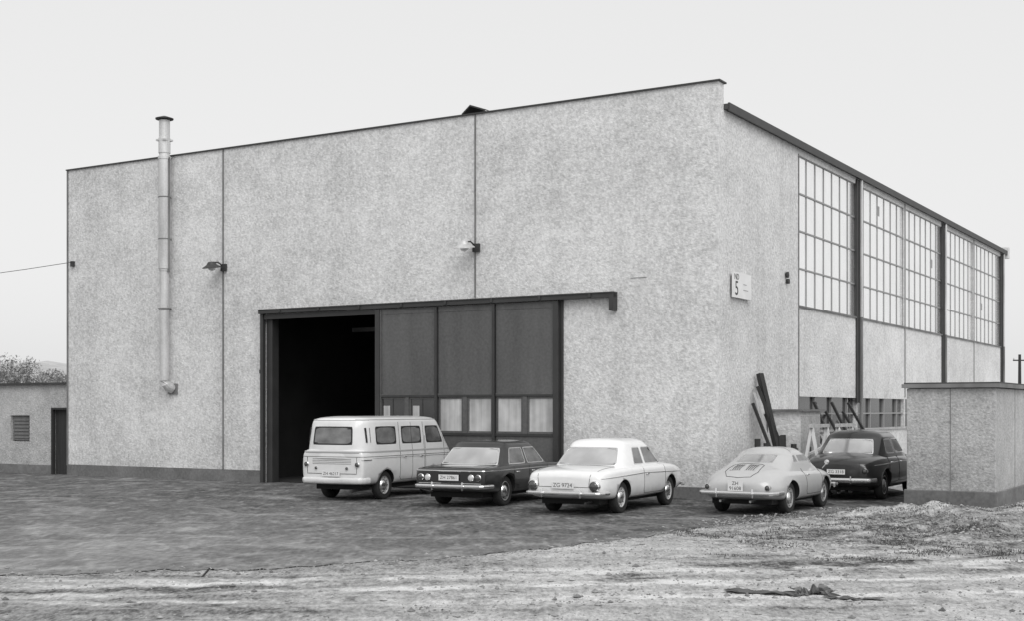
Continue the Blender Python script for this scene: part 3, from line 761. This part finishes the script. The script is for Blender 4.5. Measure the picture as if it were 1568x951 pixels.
for sd in(-1,1):
    for k in range(9): c.line([(.34,sd*(.05+.022*k)),(.66,sd*(.05+.022*k))],'T',.007,'chrome' if k%2==0 else 'gapline')
    c.line([(.33,sd*.04),(.67,sd*.04),(.67,sd*.25),(.33,sd*.25),(.33,sd*.04)],'T',.008,'chrome')
c.door(1.72,2.72,.34,.84); c.line([(1.4,.29),(2.6,.29)],'S',.010,'chrome')
for y in (.60,-.60): c.lamp(y,.53,.045,'lamp_red',depth=.05)
c.bumper(.42,.82,-.07,.48,a=.022,b=.04,guards=(.36,)); c.bumper(.42,.82,-.07,.48,front=True,a=.022,b=.04)
c.plate('ZH\n91608',.56,.30,.19,x=-.03); c.handle(1.85,.72)
for y in(-.3,.3): c.mb.sweep([(.3,y,.28),(-.04,y,.27)],.025,.025,'chrome',8)
c.mb.box(.3,3.6,-.6,.6,.20,.32,'underbody')
c.mb.sweep([(2.9,-.74,.80),(2.92,-.82,.90)],.01,.01,'chrome',6); c.mb.lathe([(0,-.02),(.05,-.01),(.05,.01),(0,.02)],(2.92,-.83,.93),(1,0,0),'chrome',14)
c.done()

# --- black rounded saloon
c=Car('parked_sedan',(7.86,28.35),30,1.76,4.5,'p_black')
c.body([(0,.57,.40,.66,.78,.03),(.06,.68,.36,.72,.84,.05),(.22,.78,.31,.78,.90,.06),(.6,.84,.27,.84,.97,.06),(1.1,.87,.26,.87,1.0,.06),(2.2,.875,.25,.88,1.0,.04),(3.2,.87,.26,.86,.98,.05),(3.9,.81,.30,.80,.92,.07),(4.35,.69,.36,.70,.82,.05),(4.5,.54,.40,.64,.74,.03)],[1.0,3.55],.33,.86)
c.cabin((.85,1.32),(3.15,2.62),(.78,.62),(.97,1.41),.13,[(1.26,1.50,2.02,2.02),(2.10,2.10,2.92,2.60)],c=.15,rg=.76,fg=.82,lv=(.10,.84))
c.bvh()
c.line([(-.5,.84),(-.5,.52),(.5,.52),(.5,.84)],'B',.005); c.line([(.3,.78),(2,.82),(4.1,.78)],'S',.009,'chrome')
c.door(1.25,2.07,.38,.95); c.door(2.07,3.0,.38,.95)
c.lamp(.62,.66,.055,'lamp_red',depth=.05); c.lamp(-.62,.66,.055,'lamp_red',depth=.05)
c.bumper(.46,.85,-.10,.30,a=.028,b=.05); c.bumper(.46,.85,-.10,.30,front=True,a=.028,b=.05)
c.plate('ZG 3318',.64,.40,.11); c.handle(1.4,.82); c.handle(2.2,.82)
c.mb.box(.3,4.0,-.6,.6,.22,.34,'underbody'); c.done()

# ------------------------------------------------------------------ light
w=bpy.data.worlds.new('World'); S.world=w; w.use_nodes=True; nt=w.node_tree; N=nt.nodes
bg=N['Background']; bg.inputs['Strength'].default_value=.14
sky=N.new('ShaderNodeTexSky'); sky.sky_type='NISHITA'; sky.sun_disc=False
EL=math.radians(48); AZ=math.radians(165)
sky.sun_elevation=EL; sky.sun_rotation=AZ; sky.dust_density=4; sky.air_density=1
bw=N.new('ShaderNodeRGBToBW'); nt.links.new(sky.outputs[0],bw.inputs[0])
mx=N.new('ShaderNodeMix'); mx.data_type='FLOAT'; mx.inputs[0].default_value=.72    # overcast veil
nt.links.new(bw.outputs[0],mx.inputs[2]); mx.inputs[3].default_value=7.2
nt.links.new(mx.outputs[0],bg.inputs[0])
sl=bpy.data.lights.new('sun','SUN'); sl.energy=1.3; sl.angle=math.radians(45); sl.color=(1,.995,.985)
so=bpy.data.objects.new('sun',sl); link(so)
d=Vector((math.sin(AZ)*math.cos(EL),math.cos(AZ)*math.cos(EL),math.sin(EL)))
so.rotation_euler=d.to_track_quat('Z','Y').to_euler()

cam=bpy.data.cameras.new('camera'); co=bpy.data.objects.new('camera',cam); link(co)
co.location=(0,0,2); co.rotation_euler=(math.radians(90),0,0)
cam.lens=46.24; cam.sensor_width=36; cam.shift_y=.0973; cam.clip_end=3000
S.camera=co
